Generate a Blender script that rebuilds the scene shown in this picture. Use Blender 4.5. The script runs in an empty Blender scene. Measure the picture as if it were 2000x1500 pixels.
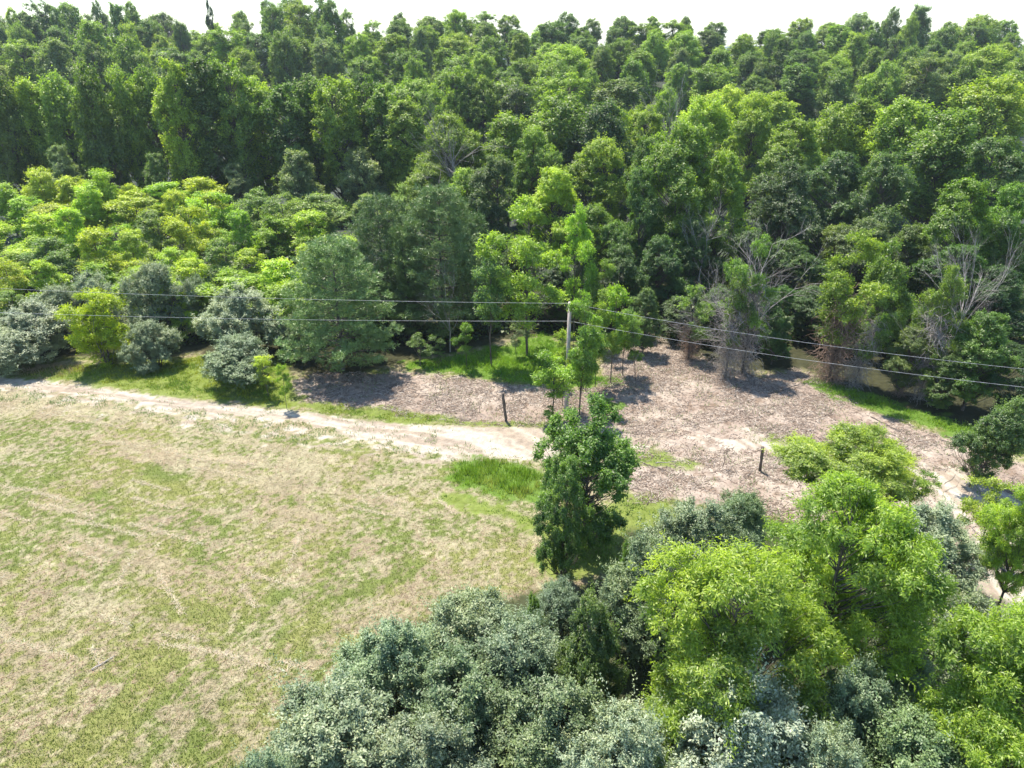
import bpy, math, random
import numpy as np
R = math.radians
scene = bpy.context.scene

# ------------------------------------------------------------------ camera
CAM_H, PITCH, FPX = 26.0, 26.0, 1388.0        # photo is 2000 x 1500
cam_d = bpy.data.cameras.new("camera"); cam = bpy.data.objects.new("camera", cam_d)
scene.collection.objects.link(cam)
cam.location = (0, 0, CAM_H); cam.rotation_euler = (R(90 - PITCH), 0, 0)
cam_d.sensor_width = 36; cam_d.lens = 36 * FPX / 2000; cam_d.clip_end = 6000
scene.camera = cam
# ------------------------------------------------------------------ sky, sun, exposure
SUN_EL, SUN_AZ = 66.0, -32.0                  # azimuth from +Y towards +X
SUN_STR, SKY_STR, EXPO = 4.5, 0.145, 1.25
w = bpy.data.worlds.new("World"); scene.world = w; w.use_nodes = True
nt = w.node_tree; nt.nodes.clear()
sky = nt.nodes.new("ShaderNodeTexSky"); sky.sky_type = 'NISHITA'; sky.sun_disc = False
sky.sun_elevation = R(SUN_EL); sky.sun_rotation = R(SUN_AZ)
sky.air_density = 1.0; sky.dust_density = .4; sky.ozone_density = 1.6; sky.altitude = 200
bg = nt.nodes.new("ShaderNodeBackground"); bg.inputs[1].default_value = SKY_STR
wo = nt.nodes.new("ShaderNodeOutputWorld")
tint = nt.nodes.new("ShaderNodeVectorMath"); tint.operation = 'MULTIPLY'; tint.inputs[1].default_value = (.95, 1.0, 1.02)
nt.links.new(sky.outputs[0], tint.inputs[0]); nt.links.new(tint.outputs[0], bg.inputs[0]); nt.links.new(bg.outputs[0], wo.inputs[0])
sd = bpy.data.lights.new("sun", 'SUN'); sd.energy = SUN_STR; sd.angle = R(0.5); sd.color = (1, .95, .87)
sun = bpy.data.objects.new("sun", sd); scene.collection.objects.link(sun)
_d = (math.sin(R(SUN_AZ)) * math.cos(R(SUN_EL)), math.cos(R(SUN_AZ)) * math.cos(R(SUN_EL)), math.sin(R(SUN_EL)))
from mathutils import Vector
sun.rotation_euler = Vector(_d).to_track_quat('Z', 'Y').to_euler(); sun.location = (0, 60, 120)
vs = scene.view_settings; vs.view_transform = 'Standard'; vs.look = 'None'; vs.gamma = 1; vs.exposure = EXPO
scene.cycles.max_bounces = 6; scene.cycles.diffuse_bounces = 3; scene.cycles.glossy_bounces = 2
scene.cycles.transmission_bounces = 4

# ------------------------------------------------------------------ maths helpers
def ss(t): t = np.clip(t, 0, 1); return t * t * (3 - 2 * t)
_perm = np.random.RandomState(7).rand(256, 256)
def vnoise(x, y):
    xi = np.floor(x).astype(int); yi = np.floor(y).astype(int)
    fx = x - xi; fy = y - yi; fx = fx * fx * (3 - 2 * fx); fy = fy * fy * (3 - 2 * fy)
    a = _perm[xi & 255, yi & 255]; b = _perm[(xi + 1) & 255, yi & 255]
    c = _perm[xi & 255, (yi + 1) & 255]; d = _perm[(xi + 1) & 255, (yi + 1) & 255]
    return (a * (1 - fx) + b * fx) * (1 - fy) + (c * (1 - fx) + d * fx) * fy
def fbm(x, y, o=4, g=.55):
    s = 0; n = 0; a = 1
    for k in range(o):
        s = s + a * vnoise(x * 2 ** k + 17.3 * k, y * 2 ** k + 5.1 * k); n += a; a *= g
    return s / n
def hill(x, y):
    x = np.asarray(x, float); y = np.asarray(y, float)
    z = 15 * ss((y - 128) / 150) + 2.0 * np.sin(x * .021 + 1) * ss((y - 140) / 80)
    z = z - 30 * ss((y - 300) / 300)
    z = z + (fbm(x * .05, y * .05, 2) - .5) * 1.2 * ss((y - 10) / 60)
    z = z + (fbm(x * .4, y * .4, 3) - .5) * .22
    return z
CP, SP = math.cos(R(PITCH)), math.sin(R(PITCH))
def ray(px, py):
    u = (px - 1000) / FPX; v = (750 - py) / FPX
    return np.array([u, CP + v * SP, -SP + v * CP])
def gpt(px, py):                       # photo pixel -> point on the ground
    d = ray(px, py); z = 0.
    for _ in range(8):
        t = (z - CAM_H) / d[2]; p = d * t; z = float(hill(p[0], p[1]))
    return float(p[0]), float(p[1]), z
def at_depth(px, py, D):               # photo pixel at forward distance D
    d = ray(px, py); t = D / d[1]; p = d * t
    return float(p[0]), float(D), CAM_H + float(p[2])
def slant(x, y, z): return y * CP + (CAM_H - z) * SP

def mesh_np(name, V, F, k, mat, attrs=None, smooth=False):
    """V (n,3); F (m,k) faces"""
    me = bpy.data.meshes.new(name); V = np.ascontiguousarray(V, np.float32); F = np.ascontiguousarray(F, np.int32)
    me.vertices.add(len(V)); me.vertices.foreach_set("co", V.ravel())
    me.loops.add(F.size); me.loops.foreach_set("vertex_index", F.ravel())
    me.polygons.add(len(F)); me.polygons.foreach_set("loop_start", np.arange(0, F.size, k, dtype=np.int32))
    try: me.polygons.foreach_set("loop_total", np.full(len(F), k, np.int32))
    except Exception: pass
    if smooth: me.polygons.foreach_set("use_smooth", np.ones(len(F), bool))
    for an, (typ, dom, data) in (attrs or {}).items():
        a = me.attributes.new(an, typ, dom)
        a.data.foreach_set("color" if "COLOR" in typ else "value", np.ascontiguousarray(data, np.float32).ravel())
    me.update(calc_edges=True); me.materials.append(mat)
    return me
def link(name, me, parent=None, loc=None):
    o = bpy.data.objects.new(name, me); scene.collection.objects.link(o)
    if parent: o.parent = parent
    if loc is not None: o.location = loc
    return o
def tag(o, label=None, cat=None, group=None, kind=None):
    for k, v in (("label", label), ("category", cat), ("group", group), ("kind", kind)):
        if v: o[k] = v
    return o

# ------------------------------------------------------------------ materials
def nodes(name):
    m = bpy.data.materials.new(name); m.use_nodes = True; n = m.node_tree; n.nodes.clear()
    return m, n, n.links
def leaf_mat(name, trans=.42, gloss=.07, rough=.42, warm=(1.25, 1.3, .55), var=.55, hA=(.72, .92, 1.05, 1)):
    m, n, L = nodes(name); N = n.nodes.new
    oi = N("ShaderNodeObjectInfo"); at = N("ShaderNodeAttribute"); at.attribute_name = "tint"
    mr = N("ShaderNodeMapRange"); mr.inputs[3].default_value = 1 - var; mr.inputs[4].default_value = 1 + var
    L.new(at.outputs["Fac"], mr.inputs[0])
    hm = N("ShaderNodeMix"); hm.data_type = 'RGBA'; hm.inputs["A"].default_value = hA; hm.inputs["B"].default_value = (1.3, 1.08, .8, 1); L.new(at.outputs["Fac"], hm.inputs["Factor"])
    h2 = N("ShaderNodeVectorMath"); h2.operation = 'MULTIPLY'; L.new(oi.outputs["Color"], h2.inputs[0]); L.new(hm.outputs["Result"], h2.inputs[1])
    mul = N("ShaderNodeVectorMath"); mul.operation = 'SCALE'; L.new(h2.outputs[0], mul.inputs[0]); L.new(mr.outputs[0], mul.inputs["Scale"])
    wm = N("ShaderNodeVectorMath"); wm.operation = 'MULTIPLY'; wm.inputs[1].default_value = warm; L.new(mul.outputs[0], wm.inputs[0])
    df = N("ShaderNodeBsdfDiffuse"); tr = N("ShaderNodeBsdfTranslucent"); gl = N("ShaderNodeBsdfGlossy")
    gl.inputs["Roughness"].default_value = rough; gl.inputs["Color"].default_value = (1, .97, .9, 1)
    L.new(mul.outputs[0], df.inputs[0]); L.new(wm.outputs[0], tr.inputs[0])
    m1 = N("ShaderNodeMixShader"); m1.inputs[0].default_value = trans; L.new(df.outputs[0], m1.inputs[1]); L.new(tr.outputs[0], m1.inputs[2])
    m2 = N("ShaderNodeMixShader"); m2.inputs[0].default_value = gloss; L.new(m1.outputs[0], m2.inputs[1]); L.new(gl.outputs[0], m2.inputs[2])
    o = N("ShaderNodeOutputMaterial"); L.new(m2.outputs[0], o.inputs[0])
    return m
def noise_mat(name, c1, c2, scale, rough=.9, bump=.4, c3=None):
    m, n, L = nodes(name); N = n.nodes.new
    tc = N("ShaderNodeTexCoord"); no = N("ShaderNodeTexNoise"); no.inputs["Scale"].default_value = scale; no.inputs["Detail"].default_value = 8
    mp = N("ShaderNodeMapping"); mp.inputs["Scale"].default_value = (1, 1, .25); L.new(tc.outputs["Object"], mp.inputs[0]); L.new(mp.outputs[0], no.inputs[0])
    cr = N("ShaderNodeValToRGB"); cr.color_ramp.elements[0].color = (*c1, 1); cr.color_ramp.elements[1].color = (*c2, 1)
    cr.color_ramp.elements[0].position = .35; cr.color_ramp.elements[1].position = .65
    L.new(no.outputs[0], cr.inputs[0]); p = N("ShaderNodeBsdfPrincipled"); p.inputs["Roughness"].default_value = rough
    L.new(cr.outputs[0], p.inputs["Base Color"])
    b = N("ShaderNodeBump"); b.inputs["Strength"].default_value = bump; b.inputs["Distance"].default_value = .02
    L.new(no.outputs[0], b.inputs["Height"]); L.new(b.outputs[0], p.inputs["Normal"])
    o = N("ShaderNodeOutputMaterial"); L.new(p.outputs[0], o.inputs[0]); return m
def col_mat(name, trans=0.0, fine=0.0, bump=0.0):
    """albedo from the mesh's own colour attribute, with fine procedural grain"""
    m, n, L = nodes(name); N = n.nodes.new
    at = N("ShaderNodeAttribute"); at.attribute_name = "col"; c = at.outputs["Color"]; nrm = None
    if fine:
        tc = N("ShaderNodeTexCoord"); no = N("ShaderNodeTexNoise"); no.inputs["Scale"].default_value = 9; no.inputs["Detail"].default_value = 6; no.inputs["Roughness"].default_value = .75
        n2 = N("ShaderNodeTexNoise"); n2.inputs["Scale"].default_value = 2.2; n2.inputs["Detail"].default_value = 5
        L.new(tc.outputs["Object"], no.inputs[0]); L.new(tc.outputs["Object"], n2.inputs[0])
        ad = N("ShaderNodeMath"); ad.operation = 'ADD'; L.new(no.outputs[0], ad.inputs[0]); L.new(n2.outputs[0], ad.inputs[1])
        mr = N("ShaderNodeMapRange"); mr.inputs[1].default_value = .65; mr.inputs[2].default_value = 1.35
        mr.inputs[3].default_value = 1 - fine; mr.inputs[4].default_value = 1 + fine; L.new(ad.outputs[0], mr.inputs[0])
        sc = N("ShaderNodeVectorMath"); sc.operation = 'SCALE'; L.new(c, sc.inputs[0]); L.new(mr.outputs[0], sc.inputs["Scale"]); c = sc.outputs[0]
        b = N("ShaderNodeBump"); b.inputs["Strength"].default_value = bump; b.inputs["Distance"].default_value = .05
        L.new(ad.outputs[0], b.inputs["Height"]); nrm = b.outputs[0]
    d = N("ShaderNodeBsdfDiffuse"); L.new(c, d.inputs[0]); out = d.outputs[0]
    if nrm: L.new(nrm, d.inputs["Normal"])
    if trans:
        t = N("ShaderNodeBsdfTranslucent"); L.new(c, t.inputs[0]); mx = N("ShaderNodeMixShader"); mx.inputs[0].default_value = trans
        L.new(d.outputs[0], mx.inputs[1]); L.new(t.outputs[0], mx.inputs[2]); out = mx.outputs[0]
    o = N("ShaderNodeOutputMaterial"); L.new(out, o.inputs[0]); return m
M_LEAF = leaf_mat("broad_leaf", trans=.57, gloss=.035, rough=.5)
M_SILV = leaf_mat("silver_leaf", trans=.3, gloss=.05, rough=.55, warm=(1.1, 1.15, .6), var=.35, hA=(.86, .97, .95, 1))
M_PINE = leaf_mat("pine_needle", trans=.2, gloss=.06, rough=.5, warm=(1.1, 1.2, .7), var=.4)
M_BARK = noise_mat("bark", (.055, .042, .033), (.16, .13, .105), 9)
M_PALE = noise_mat("pale_bark", (.20, .17, .145), (.42, .38, .34), 12)
M_RUST = noise_mat("dead_vine", (.20, .12, .08), (.38, .27, .2), 12)
M_POLE = noise_mat("weathered_pole", (.30, .24, .20), (.52, .45, .39), 7)
M_POST = noise_mat("old_post", (.06, .045, .035), (.17, .13, .10), 12)
M_WIRE = noise_mat("wire_metal", (.22, .22, .22), (.42, .42, .42), 3, rough=.45)
M_CERA = noise_mat("insulator_ceramic", (.25, .16, .1), (.35, .25, .18), 3, rough=.3)
M_GROUND = col_mat("ground_soil", fine=.34, bump=.55)
M_BLADE = col_mat("grass_blade", trans=.5)
M_CHIP = col_mat("wood_chip")
M_FLOOR = noise_mat("forest_floor", (.012, .018, .008), (.025, .034, .014), .8)  # near-black base colour paints shade into the gaps between crowns

# ------------------------------------------------------------------ ground zones (world polygons)
def poly(pts): return np.array([gpt(*p)[:2] for p in pts])
def sdist(P, X, Y):                    # signed distance, positive inside
    d = np.full(X.shape, 1e9); ins = np.zeros(X.shape, bool); n = len(P)
    for i in range(n):
        ax, ay = P[i]; bx, by = P[(i + 1) % n]; ex, ey = bx - ax, by - ay
        t = np.clip(((X - ax) * ex + (Y - ay) * ey) / (ex * ex + ey * ey + 1e-9), 0, 1)
        d = np.minimum(d, np.hypot(X - ax - t * ex, Y - ay - t * ey))
        c = ((ay > Y) != (by > Y)) & (X < ex * (Y - ay) / (ey if abs(ey) > 1e-9 else 1e-9) + ax); ins ^= c
    return np.where(ins, d, -d)
Z_DIRT = [poly([(-60, 732), (60, 740), (120, 745), (250, 764), (400, 783), (560, 800), (700, 819), (860, 830), (1060, 834), (1100, 850), (1100, 880),
                (1000, 882), (900, 880), (800, 872), (700, 858), (640, 838), (560, 823), (400, 806), (250, 785), (120, 768), (-60, 752)]),
          poly([(840, 846), (1070, 842), (1090, 905), (960, 895), (820, 882)]),
          poly([(1370, 852), (1480, 858), (1640, 884), (1720, 902), (1640, 902), (1440, 874)]), poly([(1740, 905), (1860, 920), (2040, 990), (2040, 1110), (1900, 1015), (1780, 950)]), poly([(1880, 1110), (2040, 1130), (2040, 1185), (1900, 1170)])]
Z_THIN = [poly([(-60, 750), (300, 778), (640, 830), (800, 868), (1080, 880), (1080, 915), (860, 905), (640, 872), (500, 858), (300, 815), (120, 790), (-60, 775)]),
          poly([(1060, 838), (1250, 850), (1400, 848), (1640, 878), (1860, 912), (2040, 985), (2040, 1220), (1900, 1180), (1830, 1010), (1640, 915), (1430, 880), (1240, 880), (1080, 900)])]
Z_MULCH = [poly([(560, 745), (640, 725), (800, 728), (900, 738), (1050, 752), (1160, 760), (1190, 700), (1250, 645), (1330, 668), (1420, 715), (1480, 735), (1560, 718), (1620, 745),
                 (1700, 800), (1850, 850), (2060, 935), (2060, 1230), (1850, 1100), (1500, 1010), (1330, 975), (1235, 985), (1200, 880), (1050, 835), (860, 828), (760, 806), (600, 790)])]
Z_LUSH = [poly([(790, 706), (860, 700), (900, 690), (1000, 668), (1060, 650), (1120, 680), (1160, 735), (1215, 735), (1210, 748), (1100, 765), (1000, 748), (900, 730), (800, 722)]),
          poly([(866, 915), (890, 902), (930, 896), (980, 898), (1045, 908), (1075, 930), (1070, 985), (1010, 982), (960, 972), (910, 958), (878, 938)]),
          poly([(1560, 745), (1590, 735), (1700, 770), (1850, 815), (1990, 860), (1990, 885), (1850, 848), (1690, 800)])]
Z_VERGE = [poly([(20, 735), (60, 728), (150, 712), (350, 700), (420, 690), (560, 700), (575, 785), (800, 800), (900, 820), (1070, 826), (1070, 833), (860, 829), (700, 817), (560, 797), (400, 782), (250, 763), (120, 743)]),
           poly([(1215, 885), (1300, 882), (1360, 905), (1340, 918), (1220, 908)]), poly([(1480, 852), (1560, 852), (1650, 872), (1600, 882), (1480, 862)]),
           poly([(1220, 960), (1320, 985), (1300, 1120), (1050, 1130), (1060, 1010), (1180, 1000)]),
           poly([(860, 960), (1000, 985), (1070, 1020), (1060, 1040), (940, 1000), (850, 975)])]
Z_FOREST = [poly([(-300, 705), (420, 690), (560, 728), (690, 735), (800, 705), (900, 688), (1000, 665), (1250, 655), (1430, 722), (1560, 722), (1640, 748), (1700, 778), (1860, 838), (2050, 890), (2300, 920), (2300, 460), (-300, 460)])]
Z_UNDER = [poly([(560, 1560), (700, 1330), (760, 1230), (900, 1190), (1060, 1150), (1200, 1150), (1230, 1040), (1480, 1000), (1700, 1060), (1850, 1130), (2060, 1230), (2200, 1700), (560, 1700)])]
FIELD_EDGE = np.array([gpt(*p)[:2] for p in [(-500, 700), (-60, 775), (300, 810), (640, 872), (860, 905), (960, 985), (1045, 1010), (1062, 1080), (1050, 1150), (900, 1195), (740, 1235), (700, 1330), (560, 1500), (430, 1750)]])
def edge_uv(X, Y):
    best = np.full(X.shape, 1e9); v = np.zeros(X.shape); s = 0
    for i in range(len(FIELD_EDGE) - 1):
        a, b = FIELD_EDGE[i], FIELD_EDGE[i + 1]; e = b - a; l = np.hypot(*e)
        t = np.clip(((X - a[0]) * e[0] + (Y - a[1]) * e[1]) / l ** 2, 0, 1)
        d = np.hypot(X - a[0] - t * e[0], Y - a[1] - t * e[1]) * (2.4 if i > 6 else 1); k = d < best
        best = np.where(k, d, best); v = np.where(k, s + t * l, v); s += l
    return best, v
def zones(X, Y):
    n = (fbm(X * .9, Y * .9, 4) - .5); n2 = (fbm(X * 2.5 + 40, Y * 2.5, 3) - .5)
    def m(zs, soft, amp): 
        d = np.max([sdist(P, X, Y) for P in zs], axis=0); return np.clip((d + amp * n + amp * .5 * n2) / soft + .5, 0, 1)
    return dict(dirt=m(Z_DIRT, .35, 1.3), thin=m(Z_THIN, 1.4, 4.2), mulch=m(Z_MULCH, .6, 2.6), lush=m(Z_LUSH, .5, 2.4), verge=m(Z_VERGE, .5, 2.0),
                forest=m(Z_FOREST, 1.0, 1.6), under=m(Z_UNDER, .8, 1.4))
def field_green(X, Y):
    u, v = edge_uv(X, Y)
    big = fbm(X * .13 + 3, Y * .16 + 9, 3); band = fbm(v * .06 + 11, u * .8, 3); fine = fbm(X * 1.3, Y * 1.3 + 3, 4); f2 = fbm(X * 5, Y * 5, 2)
    g = 1.05 * (big - .5) + 1.35 * (band - .5) + 1.3 * (fine - .5) + 1.8 * (f2 - .5)
    g = g - .28 * np.exp(-(u / 3.2) ** 2)
    return np.clip(g * 2.4 + .66, 0, 1), u, v
def mixc(a, b, t): return a * (1 - t[..., None]) + b * t[..., None]
C = lambda *c: np.array(c, float)
def ground_col(X, Y):
    z = zones(X, Y); g, u, v = field_green(X, Y); r = fbm(X * .5 + 70, Y * .5, 3)
    straw = mixc(C(.54, .465, .30), C(.47, .38, .25), np.clip((r - .5) * 4 + .3, 0, 1))
    green = mixc(C(.20, .25, .06), C(.29, .30, .09), np.clip((fbm(X * .35, Y * .35 + 50, 2) - .5) * 4 + .5, 0, 1))
    c = mixc(straw, green, .12 + g * .8) * .84
    dirt = mixc(C(.57, .50, .40), C(.40, .32, .24), np.clip((fbm(v * .25, u * 2.6, 4) - .5) * 4.5 + .45, 0, 1))
    thin = z['thin'] * np.clip((fbm(X * 1.1 + 5, Y * 1.6, 4) - .47) * 9, 0, 1)
    mul = mixc(C(.39, .30, .235), C(.48, .39, .31), np.clip((fbm(X * .4, Y * .4, 4) - .5) * 4 + .5, 0, 1))
    mul = mixc(mul, C(.24, .17, .12), np.clip((fbm(X * 1.8 + 9, Y * 1.8, 3) - .55) * 5, 0, 1) * .8)
    c = mixc(c, mul, z['mulch']); c = mixc(c, dirt, thin); c = mixc(c, dirt, z['dirt'])
    c = c * .66; c = mixc(c, C(.045, .045, .024), z['forest']); c = mixc(c, C(.13, .165, .033), z['verge'] * .9); c = mixc(c, C(.09, .15, .024), z['lush'] * .95); c = mixc(c, C(.055, .06, .03), z['under'])  # forest and thicket ground darkened in colour so gaps look shaded
    return c, z, g
STEP = .15
gx = np.arange(-66, 66.01, STEP); gy = np.arange(12, 80.01, STEP)
GX, GY = np.meshgrid(gx, gy); u_, v_ = edge_uv(GX, GY)
gcol, gz, gg = ground_col(GX, GY)
def micro(X, Y, z=None):
    h = hill(X, Y) + (fbm(X * 2.2, Y * 2.2, 3) - .5) * .10
    return h
rut = np.exp(-((sdist(Z_DIRT[0], GX, GY) - .9) / .35) ** 2) * .06
GZ = micro(GX, GY) - rut
V = np.stack([GX, GY, GZ], -1).reshape(-1, 3); nx, ny = len(gx), len(gy)
ii = (np.arange(ny - 1)[:, None] * nx + np.arange(nx - 1)[None]).ravel()
Q = np.stack([ii, ii + 1, ii + nx + 1, ii + nx], 1)
cls = np.full((ny, nx), 0)
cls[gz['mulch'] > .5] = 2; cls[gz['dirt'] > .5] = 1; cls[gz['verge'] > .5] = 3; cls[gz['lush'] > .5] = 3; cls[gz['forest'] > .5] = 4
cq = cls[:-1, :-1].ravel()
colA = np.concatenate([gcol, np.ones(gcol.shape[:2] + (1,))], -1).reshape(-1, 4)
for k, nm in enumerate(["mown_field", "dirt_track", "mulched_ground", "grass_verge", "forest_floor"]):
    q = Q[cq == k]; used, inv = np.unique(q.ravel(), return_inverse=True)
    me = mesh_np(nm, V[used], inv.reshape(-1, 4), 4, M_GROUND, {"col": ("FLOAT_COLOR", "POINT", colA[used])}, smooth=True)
    tag(link(nm, me), kind="structure")
# the far terrain: one big sheet to the horizon, below the near sheets
bx = np.concatenate([np.linspace(-2500, -420, 14), np.arange(-400, 401, 8), np.linspace(420, 2500, 14)])
by_ = np.concatenate([np.linspace(-800, -20, 10), np.arange(-10, 420, 6), np.linspace(430, 4000, 24)])
BX, BY = np.meshgrid(bx, by_); BZ = hill(BX, BY)
BZ = BZ - np.where((abs(BX) < 70) & (BY > 6) & (BY < 82), .7, 0.)
ii = (np.arange(len(by_) - 1)[:, None] * len(bx) + np.arange(len(bx) - 1)[None]).ravel()
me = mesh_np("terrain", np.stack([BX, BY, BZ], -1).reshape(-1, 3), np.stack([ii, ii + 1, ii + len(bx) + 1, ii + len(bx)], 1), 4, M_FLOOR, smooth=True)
tag(link("terrain", me), kind="structure")

# ------------------------------------------------------------------ scattered ground cover
rs = np.random.RandomState(11)
def unit(v): return v / np.maximum(np.linalg.norm(v, axis=-1, keepdims=True), 1e-9)
def blades(name, P, h, wd, lean, col, label, kind="stuff"):
    n = len(P); a = rs.rand(n) * 2 * np.pi; b = rs.rand(n) * 2 * np.pi
    side = np.stack([np.cos(a), np.sin(a), np.zeros(n)], 1) * wd[:, None] / 2
    tip = np.stack([np.cos(b) * lean * h, np.sin(b) * lean * h, h], 1)
    Vv = np.stack([P - side, P + side, P + tip], 1).reshape(-1, 3)
    cc = np.concatenate([col, np.ones((n, 1))], 1)
    me = mesh_np(name, Vv, np.arange(3 * n).reshape(-1, 3), 3, M_BLADE, {"col": ("FLOAT_COLOR", "FACE", cc)})
    return tag(link(name, me), label, "grass", kind=kind)
def scatter(n, x0, x1, y0, y1):
    # denser towards the camera, where a square metre covers more of the picture
    y = y0 + (y1 - y0) * rs.rand(n) ** 1.35
    x = (x0 + (x1 - x0) * rs.rand(n)) * (y + 14) / (y1 + 14)
    return x, y
def vary(c, n, a=.25): return c * (1 + a * (rs.rand(n, 1) * 2 - 1)) * (1 + .08 * (rs.rand(n, 3) * 2 - 1))
# mown field: short straw and green blades
x, y = scatter(760000, -66, 40, 14, 60); z = zones(x, y); g, u, v = field_green(x, y)
keep = (z['mulch'] < .4) & (z['dirt'] < .3) & (z['forest'] < .3) & (z['lush'] < .4) & (z['verge'] < .5) & (z['under'] < .8) & ~((z['thin'] > .5) & (rs.rand(len(x)) < .75))
x, y, g = x[keep], y[keep], g[keep]; n = len(x); isg = rs.rand(n) < (g * .8 + .14)
col = np.where(isg[:, None], vary(C(.135, .18, .032), n, .5), vary(mixc(C(.37, .315, .195), C(.39, .29, .20), np.clip((fbm(x * .4 + 9, y * .5, 3) - .5) * 5 + .4, 0, 1)), n, .5))
h = np.where(isg, .05 + .07 * rs.rand(n), .02 + .06 * rs.rand(n))
lean = np.where(isg, .4 + .8 * rs.rand(n), 1.5 + 5 * rs.rand(n))
blades("mown_grass", np.stack([x, y, micro(x, y) - .005], 1), h, .014 + .026 * rs.rand(n), lean, col, "short mown grass and dry straw covering the open field")
# straw windrows that follow the mowing lines
pts = []; 
for k in range(60):
    u0 = rs.uniform(.8, 24); v0 = rs.uniform(8, 78); ln = rs.uniform(1.5, 7)
    pts.append((u0, v0, ln))
E = FIELD_EDGE; seg = np.hypot(*(E[1:] - E[:-1]).T); cum = np.concatenate([[0], np.cumsum(seg)])
sx, sy, sc = [], [], []
for u0, v0, ln in pts:
    m = int(ln * 110); vv = v0 + ln * rs.rand(m); uu = u0 + .10 * np.sin(vv * .7 + u0) + rs.normal(0, .07, m)
    k = np.clip(np.searchsorted(cum, vv) - 1, 0, len(seg) - 1); e = (E[k + 1] - E[k]) / seg[k][:, None]
    nrm = np.stack([e[:, 1], -e[:, 0]], 1); p = E[k] + e * (vv - cum[k])[:, None] + nrm * uu[:, None]
    sx.append(p[:, 0]); sy.append(p[:, 1])
x, y = np.concatenate(sx), np.concatenate(sy); z = zones(x, y); keep = (z['dirt'] < .3) & (z['under'] < .5) & (z['mulch'] < .3) & (y > 14)
x, y = x[keep], y[keep]; n = len(x)
blades("straw", np.stack([x, y, micro(x, y) + .01], 1), .015 + .025 * rs.rand(n), .02 + .03 * rs.rand(n), 5 + 9 * rs.rand(n), vary(C(.62, .54, .38), n, .15), "pale raked straw lying in thin curved lines on the field")
# verge grass, lush grass, tall patch, sparse weeds on the track, dry stems
def zone_grass(name, zs, n, hmin, hmax, c1, c2, label, lean=.7, box=(-50, 50, 20, 75), thr=.5, wd=.03):
    P = poly(zs) if zs is not None else None
    x = rs.uniform(box[0], box[1], n); y = rs.uniform(box[2], box[3], n)
    return x, y
def in_polys(polys, dens, pad=.6):
    xs, ys, ds = [], [], []
    for P in polys:
        x0, y0 = P.min(0) - pad; x1, y1 = P.max(0) + pad; m = int((x1 - x0) * (y1 - y0) * dens)
        x = rs.uniform(x0, x1, m); y = rs.uniform(y0, y1, m); d = sdist(P, x, y) + 1.6 * (fbm(x * 1.1, y * 1.1, 3) - .5)
        k = d > -.1; xs.append(x[k]); ys.append(y[k]); ds.append(d[k])
    in_polys.d = np.concatenate(ds); return np.concatenate(xs), np.concatenate(ys)
def put(name, polys, dens, h0, h1, c1, c2, label, lean=.7, wd=.03, clump=True):
    x, y = in_polys(polys, dens); ed = in_polys.d; q = fbm(x * 1.7 + 31, y * 1.7, 3)
    if clump: k = rs.rand(len(x)) < np.clip((q - .3) * 3.2, .12, 1) * np.clip(.25 + ed, .1, 1); x, y, q, ed = x[k], y[k], q[k], ed[k]
    n = len(x); h = (h0 + (h1 - h0) * rs.rand(n)) * np.clip(.35 + 1.6 * (q - .25), .4, 1.4) * np.clip(.4 + .5 * ed, .3, 1)
    t = np.clip((fbm(x * .6, y * .6 + 77, 3) - .5) * 4 + .5 + .4 * (rs.rand(n) - .5), 0, 1)
    blades(name, np.stack([x, y, micro(x, y) - .01], 1), h, wd * (.6 + .8 * rs.rand(n)), lean * (.3 + rs.rand(n)), vary(mixc(c1, c2, t), n, .28), label)
put("verge_grass", Z_VERGE[:1], 190, .10, .32, C(.34, .38, .04), C(.18, .28, .04), "rough yellow green verge grass between dirt track and shrubs", wd=.05)
put("verge_grass", Z_VERGE[1:], 120, .08, .26, C(.20, .30, .05), C(.13, .24, .04), "green grass strips growing through the mulch and beside the dark trees", wd=.05)
put("lush_grass", [Z_LUSH[0]], 230, .15, .45, C(.26, .42, .04), C(.18, .34, .04), "bright green lush grass around the saplings", wd=.05)
put("lush_grass", [Z_LUSH[2]], 200, .15, .5, C(.18, .32, .04), C(.24, .38, .04), "bright green grass along the foot of the right woodland edge", wd=.05)
put("tall_grass", [Z_LUSH[1]], 330, .25, .75, C(.22, .35, .035), C(.34, .40, .07), "tall unmown bright green grass patch at the field corner", lean=.4, wd=.04)
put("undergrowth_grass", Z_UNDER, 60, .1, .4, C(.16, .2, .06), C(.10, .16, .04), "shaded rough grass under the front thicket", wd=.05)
put("dry_grass", [poly([(30, 738), (50, 722), (140, 712), (170, 722), (130, 738)])], 60, .4, .9, C(.36, .27, .16), C(.30, .32, .12), "dry reddish brown standing grass in front of silver shrubs", lean=.3, wd=.035, clump=False)
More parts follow.
